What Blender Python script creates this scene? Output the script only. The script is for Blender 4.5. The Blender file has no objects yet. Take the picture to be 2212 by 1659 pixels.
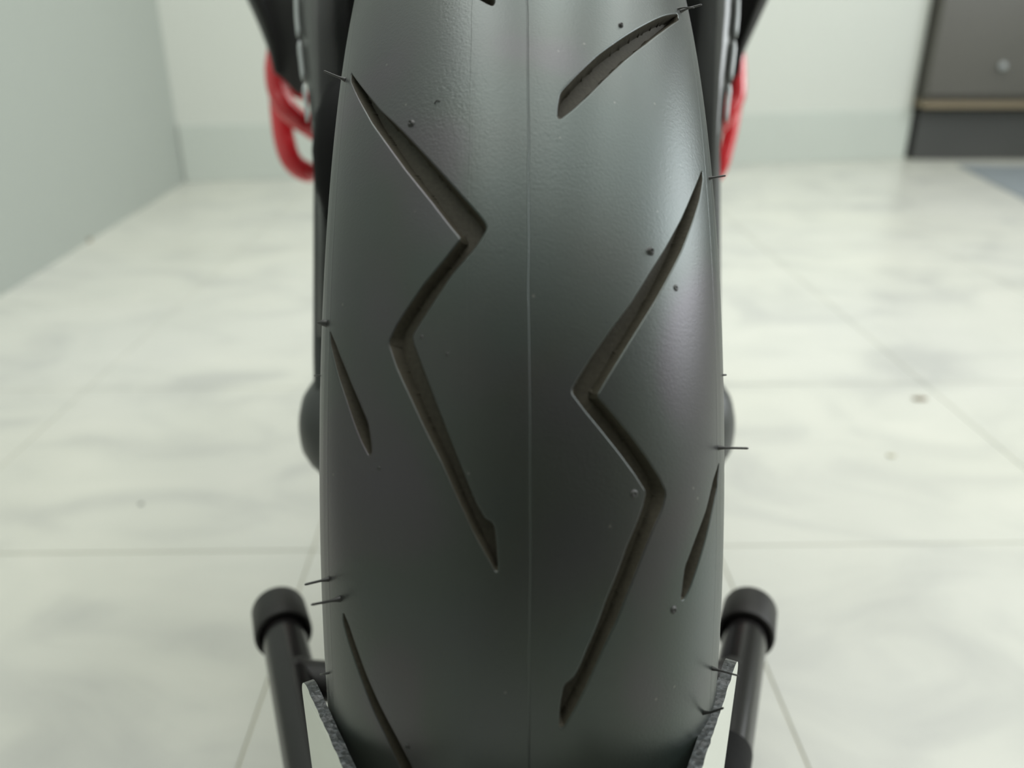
import bpy, bmesh, math, random
from mathutils import Vector, Matrix
from mathutils.geometry import delaunay_2d_cdt

# ------------------------------------------------------------------ camera, world, lights, exposure
S = bpy.context.scene
COL = S.collection
FPX = 1800.0
CAM = Vector((0.0, -0.454, 0.523))
PITCH = math.radians(23.549)
cam_d = bpy.data.cameras.new('camera')
cam = bpy.data.objects.new('camera', cam_d)
COL.objects.link(cam)
cam.location = CAM
cam.rotation_euler = (math.radians(90) - PITCH, 0, 0)
cam_d.sensor_width = 36.0
cam_d.lens = FPX / 2212 * 36
cam_d.clip_start = 0.02
cam_d.dof.use_dof = True
cam_d.dof.focus_distance = 0.262
cam_d.dof.aperture_fstop = 7.5
S.camera = cam

w = bpy.data.worlds.new('world')
S.world = w
w.use_nodes = True
w.node_tree.nodes['Background'].inputs[0].default_value = (0.9, 0.97, 1.0, 1)
w.node_tree.nodes['Background'].inputs[1].default_value = 0.05

S.view_settings.view_transform = 'Standard'
S.view_settings.look = 'None'
S.view_settings.gamma = 1
S.view_settings.use_curve_mapping = False
S.view_settings.exposure = -0.26
S.cycles.max_bounces = 8
S.cycles.diffuse_bounces = 5
S.cycles.glossy_bounces = 4
S.cycles.use_denoising = True


def area(name, loc, rot, sx, sy, power, colr=(1, 1, 1)):
    d = bpy.data.lights.new(name, 'AREA')
    d.shape = 'RECTANGLE'
    d.size, d.size_y, d.energy, d.color = sx, sy, power, colr
    o = bpy.data.objects.new(name, d)
    COL.objects.link(o)
    o.location = loc
    o.rotation_euler = rot
    return o


CEIL = 2.7
LIGHTS = [((-0.50, 0.45), 0.50, 3.3, 34), ((0.42, 0.45), 0.50, 3.3, 31), ((1.45, 0.45), 0.50, 3.3, 30), ((2.45, 0.45), 0.50, 3.3, 19)]
for i, ((lx, ly), sx, sy, pw) in enumerate(LIGHTS):
    area('ceiling_lamp_light', (lx, ly, CEIL - 0.075), (0, 0, 0), sx, sy, pw, (0.985, 1.0, 0.975))
# daylight coming through the shop window in the right hand wall
area('window_light', (3.12, 0.6, 1.55), (0, math.radians(90), 0), 1.3, 2.1, 78, (0.93, 0.97, 1.0))


# ------------------------------------------------------------------ helpers
def cam_ray(px, py):
    c, s = math.cos(PITCH), math.sin(PITCH)
    a, b = (829.5 - py) / FPX, (px - 1106) / FPX
    return Vector((b, c + a * s, -s + a * c))          # depth along the axis = 1


def P(px, py, depth):
    return CAM + cam_ray(px, py) * depth


def F(px, py, z=0.0):
    r = cam_ray(px, py)
    return CAM + r * ((z - CAM.z) / r.z)


def obj(name, bm_or_me, mat, parent=None, smooth=False):
    if isinstance(bm_or_me, bmesh.types.BMesh):
        me = bpy.data.meshes.new(name)
        bm_or_me.to_mesh(me)
        bm_or_me.free()
        if smooth:
            me.polygons.foreach_set('use_smooth', [True] * len(me.polygons))
    else:
        me = bm_or_me
    if mat and not me.materials:
        me.materials.append(mat)
    o = bpy.data.objects.new(name, me)
    COL.objects.link(o)
    if parent:
        o.parent = parent
    return o


def thing(name, label, cat, loc=(0, 0, 0), group=None):
    o = bpy.data.objects.new(name, None)
    COL.objects.link(o)
    o.location = loc
    o['label'] = label
    o['category'] = cat
    if group:
        o['group'] = group
    return o


def struct(o):
    o['kind'] = 'structure'
    return o


def box(bm, c, size, rz=0.0, bev=0.0, seg=2, M=None):
    mat = Matrix.Translation(c) @ Matrix.Rotation(rz, 4, 'Z') if M is None else M
    r = bmesh.ops.create_cube(bm, size=1.0, matrix=mat @ Matrix.Diagonal((*size, 1)))
    if bev > 0:
        es = set()
        for v in r['verts']:
            es.update(v.link_edges)
        bmesh.ops.bevel(bm, geom=list(es), offset=bev, segments=seg, profile=0.5, affect='EDGES')


def lathe(bm, prof, seg, M, closed_prof=False, start=0, sweep=2 * math.pi):
    """prof: list of (axial, radius); axis = local Z of matrix M"""
    full = abs(sweep - 2 * math.pi) < 1e-6
    rings = []
    n = seg if full else seg + 1
    for k in range(n):
        a = start + sweep * k / seg
        rings.append([bm.verts.new(M @ Vector((r * math.cos(a), r * math.sin(a), z))) for z, r in prof])
    m = len(prof)
    for k in range(seg):
        A, B = rings[k], rings[(k + 1) % n]
        for j in range(m if closed_prof else m - 1):
            j2 = (j + 1) % m
            try:
                bm.faces.new((A[j], B[j], B[j2], A[j2]))
            except ValueError:
                pass
    return rings


def smooth_path(pts, n=8):
    pts = [Vector(p) for p in pts]
    out = []
    for i in range(len(pts) - 1):
        p0 = pts[max(i - 1, 0)]; p1 = pts[i]; p2 = pts[i + 1]; p3 = pts[min(i + 2, len(pts) - 1)]
        for k in range(n):
            t = k / n
            out.append(0.5 * ((2 * p1) + (p2 - p0) * t + (2 * p0 - 5 * p1 + 4 * p2 - p3) * t * t + (3 * p1 - p0 - 3 * p2 + p3) * t ** 3))
    out.append(pts[-1])
    return out


def tube(bm, path, rad, seg=14, flat=1.0):
    """sweep; rad may be a list"""
    path = [Vector(p) for p in path]
    n = len(path)
    rads = rad if isinstance(rad, (list, tuple)) else [rad] * n
    t0 = (path[1] - path[0]).normalized()
    up = t0.orthogonal().normalized()
    rings = []
    for i, p in enumerate(path):
        t = (path[min(i + 1, n - 1)] - path[max(i - 1, 0)]).normalized()
        up = (up - t * up.dot(t)).normalized()
        sd = t.cross(up)
        rings.append([bm.verts.new(p + (up * math.cos(a) + sd * math.sin(a) * flat) * rads[i])
                      for a in [2 * math.pi * k / seg for k in range(seg)]])
    for i in range(n - 1):
        for k in range(seg):
            bm.faces.new((rings[i][k], rings[i][(k + 1) % seg], rings[i + 1][(k + 1) % seg], rings[i + 1][k]))
    bm.faces.new(list(reversed(rings[0])))
    bm.faces.new(rings[-1])


def loft(bm, sections, close=True, caps=True):
    rs = [[bm.verts.new(p) for p in s] for s in sections]
    n = len(rs[0])
    for A, B in zip(rs, rs[1:]):
        for k in range(n if close else n - 1):
            bm.faces.new((A[k], A[(k + 1) % n], B[(k + 1) % n], B[k]))
    if caps and close:
        bm.faces.new(list(reversed(rs[0])))
        bm.faces.new(rs[-1])


# ------------------------------------------------------------------ materials
def nodes(name):
    m = bpy.data.materials.new(name)
    m.use_nodes = True
    nt = m.node_tree
    return m, nt, nt.nodes['Principled BSDF'], nt.nodes.new('ShaderNodeTexCoord')


def plain(name, colr, rough=0.5, metal=0.0, bump=0.0, bscale=400.0, vary=0.0, coat=0.0, spec=0.5):
    m, nt, b, tc = nodes(name)
    b.inputs['Base Color'].default_value = (*colr, 1)
    b.inputs['Roughness'].default_value = rough
    b.inputs['Metallic'].default_value = metal
    b.inputs['Coat Weight'].default_value = coat
    b.inputs['Specular IOR Level'].default_value = spec
    n = nt.nodes.new('ShaderNodeTexNoise')
    n.inputs['Scale'].default_value = bscale
    n.inputs['Detail'].default_value = 4
    nt.links.new(tc.outputs['Object'], n.inputs['Vector'])
    if vary > 0:
        mx = nt.nodes.new('ShaderNodeMixRGB')
        mx.inputs[1].default_value = (*[c * (1 - vary) for c in colr], 1)
        mx.inputs[2].default_value = (*[min(1, c * (1 + vary)) for c in colr], 1)
        nt.links.new(n.outputs['Fac'], mx.inputs[0])
        nt.links.new(mx.outputs[0], b.inputs['Base Color'])
    if bump > 0:
        bp = nt.nodes.new('ShaderNodeBump')
        bp.inputs['Strength'].default_value = 1.0
        bp.inputs['Distance'].default_value = bump
        nt.links.new(n.outputs['Fac'], bp.inputs['Height'])
        nt.links.new(bp.outputs[0], b.inputs['Normal'])
    return m


def math_node(nt, op, a, b=None, c=None):
    n = nt.nodes.new('ShaderNodeMath')
    n.operation = op
    for i, v in enumerate((a, b, c)):
        if v is None:
            continue
        if isinstance(v, (int, float)):
            n.inputs[i].default_value = v
        else:
            nt.links.new(v, n.inputs[i])
    return n.outputs[0]


def rubber_mat():
    m, nt, b, tc = nodes('tread_rubber')
    L = nt.links.new
    sep = nt.nodes.new('ShaderNodeSeparateXYZ')
    L(tc.outputs['Object'], sep.inputs[0])
    # colour: near black with faint green, violet and brown bloom of new rubber
    n1 = nt.nodes.new('ShaderNodeTexNoise'); n1.inputs['Scale'].default_value = 14; n1.inputs['Detail'].default_value = 2
    L(tc.outputs['Object'], n1.inputs['Vector'])
    cr = nt.nodes.new('ShaderNodeValToRGB')
    e = cr.color_ramp.elements
    e[0].position = .3; e[0].color = (0.015, 0.010, 0.015, 1)
    e[1].position = .7; e[1].color = (0.008, 0.014, 0.013, 1)
    x = e.new(.5); x.color = (0.012, 0.012, 0.009, 1)
    L(n1.outputs['Fac'], cr.inputs[0])
    # faint violet / green bloom in the sheen
    ct = nt.nodes.new('ShaderNodeValToRGB')
    e = ct.color_ramp.elements
    e[0].position = .38; e[0].color = (0.97, 0.93, 1.0, 1)
    e[1].position = .60; e[1].color = (0.88, 1.0, 0.96, 1)
    x = e.new(.48); x.color = (0.88, 0.97, 0.93, 1)
    nb_ = nt.nodes.new('ShaderNodeTexNoise'); nb_.inputs['Scale'].default_value = 22; nb_.inputs['Detail'].default_value = 1
    L(tc.outputs['Object'], nb_.inputs['Vector']); L(nb_.outputs['Fac'], ct.inputs[0])
    L(ct.outputs[0], b.inputs['Specular Tint'])
    # small dark pits / specks
    vo = nt.nodes.new('ShaderNodeTexVoronoi'); vo.inputs['Scale'].default_value = 330
    L(tc.outputs['Object'], vo.inputs['Vector'])
    gt = math_node(nt, 'LESS_THAN', vo.outputs['Distance'], 0.12)
    sepc = nt.nodes.new('ShaderNodeSeparateColor'); L(vo.outputs['Color'], sepc.inputs[0])
    pick = math_node(nt, 'GREATER_THAN', sepc.outputs[0], 0.90)
    pit = math_node(nt, 'MULTIPLY', gt, pick)
    # pale dust flecks
    vd = nt.nodes.new('ShaderNodeTexVoronoi'); vd.inputs['Scale'].default_value = 260
    L(tc.outputs['Object'], vd.inputs['Vector'])
    sd = nt.nodes.new('ShaderNodeSeparateColor'); L(vd.outputs['Color'], sd.inputs[0])
    fleck = math_node(nt, 'MULTIPLY', math_node(nt, 'LESS_THAN', vd.outputs['Distance'], 0.10), math_node(nt, 'GREATER_THAN', sd.outputs[1], 0.93))
    m1 = nt.nodes.new('ShaderNodeMixRGB'); m1.inputs[2].default_value = (0.004, 0.004, 0.004, 1)
    L(pit, m1.inputs[0]); L(cr.outputs[0], m1.inputs[1])
    m2 = nt.nodes.new('ShaderNodeMixRGB'); m2.inputs[2].default_value = (0.085, 0.08, 0.07, 1)
    L(fleck, m2.inputs[0]); L(m1.outputs[0], m2.inputs[1])
    L(m2.outputs[0], b.inputs['Base Color'])
    b.inputs['Specular IOR Level'].default_value = 1.0
    n2 = nt.nodes.new('ShaderNodeTexNoise'); n2.inputs['Scale'].default_value = 9; n2.inputs['Detail'].default_value = 3
    L(tc.outputs['Object'], n2.inputs['Vector'])
    mr = nt.nodes.new('ShaderNodeMapRange'); mr.inputs[3].default_value = 0.33; mr.inputs[4].default_value = 0.43
    L(n2.outputs['Fac'], mr.inputs[0])
    L(mr.outputs[0], b.inputs['Roughness'])
    # fine grain, leathery wrinkle towards the shoulders, mould seams on the crown
    g = nt.nodes.new('ShaderNodeTexNoise'); g.inputs['Scale'].default_value = 1500; g.inputs['Detail'].default_value = 3
    L(tc.outputs['Object'], g.inputs['Vector'])
    wr = nt.nodes.new('ShaderNodeTexNoise'); wr.inputs['Scale'].default_value = 1000; wr.inputs['Detail'].default_value = 2; wr.inputs['Distortion'].default_value = 0.6
    L(tc.outputs['Object'], wr.inputs['Vector'])
    patch = nt.nodes.new('ShaderNodeTexNoise'); patch.inputs['Scale'].default_value = 18
    L(tc.outputs['Object'], patch.inputs['Vector'])
    pm = nt.nodes.new('ShaderNodeMapRange'); pm.inputs[1].default_value = .42; pm.inputs[2].default_value = .68
    L(patch.outputs['Fac'], pm.inputs[0])
    wr2 = math_node(nt, 'MULTIPLY', wr.outputs['Fac'], pm.outputs[0])
    h = math_node(nt, 'MULTIPLY', g.outputs['Fac'], 0.20)
    h = math_node(nt, 'ADD', h, math_node(nt, 'MULTIPLY', wr2, 0.42))
    h = math_node(nt, 'SUBTRACT', h, math_node(nt, 'MULTIPLY', pit, 2.2))
    wob = nt.nodes.new('ShaderNodeTexNoise'); wob.inputs['Scale'].default_value = 25
    L(tc.outputs['Object'], wob.inputs['Vector'])
    wobx = math_node(nt, 'MULTIPLY_ADD', wob.outputs['Fac'], 0.0016, sep.outputs[0])
    for cx, wd, am in ((0.0021, 0.00018, 0.42), (0.00236, 0.00014, -0.75), (-0.0133, 0.00011, 0.22),
                       (0.0545, 0.0003, 0.4), (-0.0545, 0.0003, 0.4), (0.0563, 0.00025, 0.3), (-0.0563, 0.00025, 0.3)):
        d = math_node(nt, 'ABSOLUTE', math_node(nt, 'SUBTRACT', wobx if abs(cx) < .05 else sep.outputs[0], cx))
        k = math_node(nt, 'MAXIMUM', math_node(nt, 'SUBTRACT', 1.0, math_node(nt, 'DIVIDE', d, wd)), 0.0)
        h = math_node(nt, 'MULTIPLY_ADD', k, am, h)
    bp = nt.nodes.new('ShaderNodeBump')
    bp.inputs['Strength'].default_value = 1.0
    bp.inputs['Distance'].default_value = 0.00020
    L(h, bp.inputs['Height'])
    L(bp.outputs[0], b.inputs['Normal'])
    return m


def tile_mat():
    m, nt, b, tc = nodes('marbled_tile')
    L = nt.links.new
    g = nt.nodes.new('ShaderNodeNewGeometry')
    mp = nt.nodes.new('ShaderNodeMapping'); mp.inputs['Rotation'].default_value = (0, 0, 0.5); mp.inputs['Scale'].default_value = (1, 1.5, 1)
    L(g.outputs['Position'], mp.inputs['Vector'])
    n1 = nt.nodes.new('ShaderNodeTexNoise'); n1.inputs['Scale'].default_value = 4.0; n1.inputs['Detail'].default_value = 5; n1.inputs['Distortion'].default_value = 1.2
    L(mp.outputs[0], n1.inputs['Vector'])
    cr = nt.nodes.new('ShaderNodeValToRGB')
    e = cr.color_ramp.elements
    e[0].position = .3; e[0].color = (0.46, 0.465, 0.43, 1)
    e[1].position = .75; e[1].color = (0.60, 0.60, 0.54, 1)
    x = e.new(.5); x.color = (0.555, 0.56, 0.505, 1)
    L(n1.outputs['Fac'], cr.inputs[0])
    n2 = nt.nodes.new('ShaderNodeTexNoise'); n2.inputs['Scale'].default_value = 1.6; n2.inputs['Detail'].default_value = 2
    L(g.outputs['Position'], n2.inputs['Vector'])
    mx = nt.nodes.new('ShaderNodeMixRGB'); mx.blend_type = 'MULTIPLY'; mx.inputs[0].default_value = .5
    cr2 = nt.nodes.new('ShaderNodeValToRGB')
    cr2.color_ramp.elements[0].position = .35; cr2.color_ramp.elements[0].color = (0.93, 0.93, 0.96, 1)
    cr2.color_ramp.elements[1].position = .65; cr2.color_ramp.elements[1].color = (1, 1, 0.97, 1)
    L(n2.outputs['Fac'], cr2.inputs[0])
    L(cr.outputs[0], mx.inputs[1]); L(cr2.outputs[0], mx.inputs[2])
    L(mx.outputs[0], b.inputs['Base Color'])
    b.inputs['Roughness'].default_value = 0.30
    return m


M_rub = rubber_mat()
M_groove = plain('groove_rubber', (0.052, 0.047, 0.034), 0.6, spec=0.25, bump=0.00012, bscale=900, vary=0.35)
M_side = plain('sidewall_rubber', (0.018, 0.018, 0.018), 0.5, bump=0.0001, bscale=600)
M_hair = plain('vent_hair_rubber', (0.03, 0.03, 0.028), 0.45)
M_tile = tile_mat()
M_grout = plain('grout', (0.43, 0.41, 0.29), 0.85, vary=0.25, bscale=6)
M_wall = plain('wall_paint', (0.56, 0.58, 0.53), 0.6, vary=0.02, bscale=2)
M_wall_shade = plain('wall_paint_shaded', (0.36, 0.388, 0.357), 0.55, vary=0.025, bscale=1.5)  # shade of the left wall put into a darker copy of the paint
M_skirt = plain('skirting_tile', (0.50, 0.535, 0.49), 0.35, vary=0.05, bscale=4)
M_ceil = plain('ceiling_paint', (0.7, 0.7, 0.68), 0.8)
M_dark_wall = plain('rear_wall_dark_backdrop', (0.10, 0.10, 0.095), 0.7)  # unseen wall made dark so the lower tread has darkness to reflect
M_cab = plain('cabinet_laminate', (0.098, 0.094, 0.082), 0.32, vary=0.12, bscale=5)
M_plinth = plain('plinth_laminate', (0.055, 0.056, 0.053), 0.38, vary=0.1, bscale=5)
M_brass = plain('edge_banding', (0.24, 0.195, 0.13), 0.35, metal=0.3)
M_sheet = plain('blue_grey_sheet', (0.235, 0.265, 0.285), 0.45, vary=0.05, bscale=30)
M_fork = plain('fork_grey_paint', (0.12, 0.125, 0.12), 0.22, metal=0.25, bump=0.00003, bscale=900)
M_fork_b = plain('fork_dark_metal', (0.05, 0.053, 0.051), 0.42, metal=0.2)
M_blk = plain('matt_black_plastic', (0.010, 0.010, 0.009), 0.5, spec=.4, bump=0.00006, bscale=700)
M_deep = plain('engine_black', (0.006, 0.006, 0.006), 0.7, spec=.15)
M_clip = plain('clear_reflector_strip', (0.42, 0.45, 0.45), 0.22, coat=0.5)
M_red = plain('red_powder_coat', (0.66, 0.030, 0.040), 0.2, coat=0.6)
M_rim = plain('rim_black_paint', (0.02, 0.02, 0.02), 0.3)
M_disc = plain('brake_disc_steel', (0.35, 0.35, 0.34), 0.3, metal=1.0)
M_post = plain('post_black_paint', (0.010, 0.009, 0.009), 0.2)
M_cap = plain('cap_rubber', (0.016, 0.015, 0.014), 0.5, spec=.35)
M_plate = plain('plate_pale', (0.68, 0.70, 0.63), 0.4, vary=0.05, bscale=40)  # even pale tone for the stand plates
M_brown = plain('debris_brown', (0.16, 0.11, 0.06), 0.9, vary=0.3, bscale=300)
M_white = plain('lamp_housing_white', (0.8, 0.8, 0.8), 0.5)


def cut_mat():
    m, nt, b, tc = nodes('cut_plate_edge')
    L = nt.links.new
    n = nt.nodes.new('ShaderNodeTexNoise'); n.inputs['Scale'].default_value = 700; n.inputs['Detail'].default_value = 5
    L(tc.outputs['Object'], n.inputs['Vector'])
    cr = nt.nodes.new('ShaderNodeValToRGB')
    cr.color_ramp.elements[0].position = .45; cr.color_ramp.elements[0].color = (0.035, 0.038, 0.038, 1)
    cr.color_ramp.elements[1].position = .75; cr.color_ramp.elements[1].color = (0.085, 0.095, 0.10, 1)
    L(n.outputs['Fac'], cr.inputs[0]); L(cr.outputs[0], b.inputs['Base Color'])
    b.inputs['Roughness'].default_value = 0.33
    b.inputs['Metallic'].default_value = 0.3
    v = nt.nodes.new('ShaderNodeTexVoronoi'); v.inputs['Scale'].default_value = 550
    L(tc.outputs['Object'], v.inputs['Vector'])
    bp = nt.nodes.new('ShaderNodeBump'); bp.inputs['Distance'].default_value = 0.0002
    L(math_node(nt, 'ADD', v.outputs['Distance'], n.outputs['Fac']), bp.inputs['Height'])
    L(bp.outputs[0], b.inputs['Normal'])
    return m


M_cut = cut_mat()

# ------------------------------------------------------------------ the room
XR, YN = 3.2, -3.4
wl_a, wl_b = F(0, 640), F(400, 393)                    # foot of the left wall
bk_a, bk_b = F(400, 393), F(1600, 354)                 # foot of the back wall


def on_line(a, b, x=None, y=None):
    t = (x - a.x) / (b.x - a.x) if x is not None else (y - a.y) / (b.y - a.y)
    return Vector((a.x + (b.x - a.x) * t, a.y + (b.y - a.y) * t, 0))


corner = Vector((wl_b.x, wl_b.y, 0))
left_near = on_line(wl_a, wl_b, y=YN)
back_right = on_line(bk_a, bk_b, x=F(1968, 345).x - .022)

bm = bmesh.new()
x0, x1, y0, y1 = -1.5, XR, YN, 4.0
vs = [bm.verts.new((x, y, -0.0016)) for x, y in ((x0, y0), (x1, y0), (x1, y1), (x0, y1))] + \
     [bm.verts.new((x, y, -0.06)) for x, y in ((x0, y0), (x1, y0), (x1, y1), (x0, y1))]
bm.faces.new(vs[:4]); bm.faces.new(vs[7:3:-1])
for k in range(4):
    bm.faces.new((vs[k], vs[k + 4], vs[(k + 1) % 4 + 4], vs[(k + 1) % 4]))
floor = struct(obj('floor', bm, M_grout))
# tiles: 436 mm squares with a 3 mm joint
PT = 0.436
bm = bmesh.new()
box(bm, (0, 0, -0.005), (PT - 0.0015, PT - 0.0015, 0.010), bev=0.0003, seg=1)
tile_me = bpy.data.meshes.new('tile')
bm.to_mesh(tile_me); bm.free()
tile_me.materials.append(M_tile)
yaw = math.radians(1.1)
cx0, cy0 = 0.003, 0.302
random.seed(4)
for i in range(-4, 9):
    for j in range(-9, 10):
        lx, ly = i * PT, (j - 0.5) * PT
        X = cx0 + lx * math.cos(yaw) - ly * math.sin(yaw)
        Y = cy0 + lx * math.sin(yaw) + ly * math.cos(yaw)
        if not (-1.45 < X < XR + .1 and YN - .1 < Y < 3.9):
            continue
        if X - .23 < on_line(wl_a, wl_b, y=Y).x - .22 and X + .24 < on_line(wl_a, wl_b, y=Y).x:
            continue
        if Y - .24 > (on_line(bk_a, bk_b, x=X).y if X < back_right.x - .2 else 3.9):
            continue
        t = obj('tile', tile_me, None, floor)
        t.location = (X, Y, random.uniform(-.0003, .0003))
        t.rotation_euler = (0, 0, yaw)


def wall(name, a, b, mat, h=CEIL, th=0.1, side=1):
    d = (b - a).normalized()
    n = Vector((-d.y, d.x, 0)) * th * side
    bm = bmesh.new()
    lo = [a, b, b + n, a + n]
    loft(bm, [[Vector((p.x, p.y, -0.05)) for p in lo], [Vector((p.x, p.y, h)) for p in lo]])
    bmesh.ops.recalc_face_normals(bm, faces=bm.faces)
    return struct(obj(name, bm, mat))


wall('wall_left', left_near, corner + (corner - left_near).normalized() * .1, M_wall_shade)
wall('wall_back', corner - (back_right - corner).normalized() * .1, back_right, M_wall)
wall('wall_alcove_side', back_right, Vector((back_right.x, 3.9, 0)), M_wall)
wall('wall_alcove_back', Vector((back_right.x, 3.9, 0)), Vector((XR, 3.9, 0)), M_wall)
# right wall with a window opening
bm = bmesh.new()
wy0, wy1, wz0, wz1 = -0.5, 1.7, 0.85, 2.2
for c, s in (((XR + .05, (YN + wy0) / 2, 1.33), (.1, wy0 - YN, 2.76)), ((XR + .05, (wy1 + 3.95) / 2, 1.33), (.1, 3.95 - wy1, 2.76)),
             ((XR + .05, (wy0 + wy1) / 2, (wz0 - .05) / 2), (.1, wy1 - wy0, wz0 + .05)), ((XR + .05, (wy0 + wy1) / 2, (wz1 + 2.71) / 2), (.1, wy1 - wy0, 2.71 - wz1))):
    box(bm, c, s)
struct(obj('wall_right', bm, M_wall))
bm = bmesh.new()
for c, s in (((XR + .04, wy0 + .025, (wz0 + wz1) / 2), (.06, .05, wz1 - wz0)), ((XR + .04, wy1 - .025, (wz0 + wz1) / 2), (.06, .05, wz1 - wz0)),
             ((XR + .04, (wy0 + wy1) / 2, wz0 + .025), (.06, wy1 - wy0 - .1, .05)), ((XR + .04, (wy0 + wy1) / 2, wz1 - .025), (.06, wy1 - wy0 - .1, .05)),
             ((XR + .04, (wy0 + wy1) / 2, (wz0 + wz1) / 2), (.06, .04, wz1 - wz0 - .1))):
    box(bm, c, s, bev=.004, seg=1)
struct(obj('window_1', bm, M_white))
wall('wall_front', Vector((-1.4, YN, 0)), Vector((XR, YN, 0)), M_dark_wall, side=-1)
bm = bmesh.new()
box(bm, ((x0 + x1) / 2, (YN + 4) / 2, CEIL + .03), (x1 - x0 + .2, 7.5, .06))
struct(obj('ceiling', bm, M_ceil))

# tiled skirting along the back wall, a hair proud of the plaster
d = (back_right - corner).normalized()
nrm = Vector((d.y, -d.x, 0))
cabx = F(1975, 345).x
bm = bmesh.new()
a = corner + d * 0.004
b_ = back_right
lo = [a, b_, b_ + nrm * .009, a + nrm * .009]
loft(bm, [[Vector((p.x, p.y, 0.001)) for p in lo], [Vector((p.x, p.y, 0.192)) for p in lo],
          [Vector((p.x, p.y, 0.195)) for p in (a, b_, b_ + nrm * .006, a + nrm * .006)]])
bmesh.ops.recalc_face_normals(bm, faces=bm.faces)
struct(obj('baseboard_back', bm, M_skirt))

# ceiling battens
for i, ((lx, ly), sx, sy, pw) in enumerate(LIGHTS):
    place = ['nearest the left wall', 'just right of the motorcycle', 'in the middle of the room', 'nearest the window wall'][i]
    t = thing('ceiling_lamp', 'long white ceiling batten lamp ' + place, 'lamp', (lx, ly, CEIL), 'ceiling batten lamps')
    bm = bmesh.new()
    box(bm, (0, 0, -.03), (sx + .06, sy + .06, .06), bev=.008)
    obj('housing', bm, M_white, t)

# ------------------------------------------------------------------ dark cabinet by the back wall
c0 = F(1968, 345) - Vector((0.0, 0, 0))
cab = thing('cabinet', 'dark grey low cabinet on a recessed plinth against the back wall, upper right', 'cabinet', (c0.x, c0.y, 0))
bm = bmesh.new()
box(bm, (.60, .30, .099), (1.2, .60, .196), bev=.002, seg=1)
obj('plinth', bm, M_plinth, cab)
cz = 0.222
bm = bmesh.new()
box(bm, (.612, .30, cz + .34), (1.236, .64, .66), bev=.003, seg=2)
obj('body', bm, M_cab, cab)
bm = bmesh.new()
box(bm, (.609, .28, cz - .003), (1.246, .68, .024), bev=.002, seg=1)
obj('bottom_edge_band', bm, M_brass, cab)['label'] = 'brown edge band along the cabinet bottom'
for k in range(2):
    bm = bmesh.new()
    box(bm, (.298 + k * .615, -.030, cz + .345), (.604, .018, .63), bev=.002, seg=1)
    dr = obj('door', bm, M_cab, cab)
    bm = bmesh.new()
    lathe(bm, [(0, .0), (0, .012), (.012, .014), (.022, .010), (.024, 0)], 20,
          Matrix.Translation((.265 + k * .66, -.039, cz + .14)) @ Matrix.Rotation(math.radians(90), 4, 'X'))
    obj('knob', bm, M_clip, dr, True)['label'] = 'small pale knob'

# thin blue grey sheet on the floor in front of the cabinet
pA, pB = F(2066, 357), F(2212, 432)
dl = (pA - pB).normalized()
q1 = pB - dl * .5
r_ = Vector((dl.y, -dl.x, 0))
bm = bmesh.new()
base = [pA, pA + r_ * 1.0, q1 + r_ * 1.0, q1]
ctr = sum((Vector((p.x, p.y, 0)) for p in base), Vector()) / 4
loft(bm, [[Vector((p.x, p.y, 0.0008)) - ctr for p in base], [Vector((p.x, p.y, 0.0035)) - ctr for p in base]])
bmesh.ops.recalc_face_normals(bm, faces=bm.faces)
bmesh.ops.bevel(bm, geom=list(bm.edges), offset=.0008, segments=1, affect='EDGES')
mo = obj('floor_sheet', bm, M_sheet)
mo.location = ctr
mo['label'] = 'thin blue grey sheet on the floor in front of the dark cabinet'
mo['category'] = 'mat'


def crumb(px, py, sx, sy, sz, label, seed, mat=M_brown):
    random.seed(seed)
    bm = bmesh.new()
    bmesh.ops.create_icosphere(bm, subdivisions=2, radius=1)
    for v in bm.verts:
        v.co *= random.uniform(.75, 1.15)
        v.co = Vector((v.co.x * sx, v.co.y * sy, max(v.co.z, -.5) * sz + .5 * sz))
    o = obj('debris_chip', bm, mat, smooth=True)
    p = F(px, py)
    o.location = (p.x, p.y, 0.0004)
    o['label'] = label
    o['category'] = 'debris'


crumb(1985, 862, .012, .007, .0012, 'flat brown speck of dirt on the floor tiles right of the wheel', 1)
crumb(190, 521, .010, .010, .006, 'small brown crumb at the foot of the left wall', 2)
crumb(305, 1090, .003, .0025, .001, 'tiny grey chip on the floor tiles left of the wheel', 3, M_fork)
crumb(1925, 985, .006, .004, .0008, 'faint pale speck on the floor just below the larger speck', 5, M_grout)

# ------------------------------------------------------------------ motorcycle
RW, AX, BZ, XC = 0.300, 0.0606, 0.0487, 0.0029
AXLE = Vector((XC, 0, RW))
bike = thing('motorcycle', 'black motorcycle seen head on, front wheel in a stand, red crash bars at its sides', 'motorcycle', (XC, 0, 0))
INV = Vector((-XC, 0, 0))


def surf(th, ph, depth=0.0):
    """point on the tread: th up from straight ahead, ph across; relative to the axle"""
    r = RW - BZ + BZ * math.cos(ph)
    p = Vector((AX * math.sin(ph), -r * math.cos(th), r * math.sin(th)))
    if depth:
        p -= snormal(th, ph) * depth
    return p


def snormal(th, ph):
    nx, nr = BZ * math.sin(ph), AX * math.cos(ph)
    l = math.hypot(nx, nr)
    nx, nr = nx / l, nr / l
    return Vector((nx, -nr * math.cos(th), nr * math.sin(th)))


NV = 600
VT = [0.0]
for k in range(NV):
    a = math.pi / 2 * (k + .5) / NV
    VT.append(VT[-1] + math.hypot(AX * math.cos(a), BZ * math.sin(a)) * math.pi / 2 / NV)
VMAX = VT[-1]


def ph2v(ph):
    k = abs(ph) / (math.pi / 2) * NV
    i = min(int(k), NV - 1)
    return math.copysign(VT[i] + (VT[i + 1] - VT[i]) * (k - i), ph)


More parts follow.
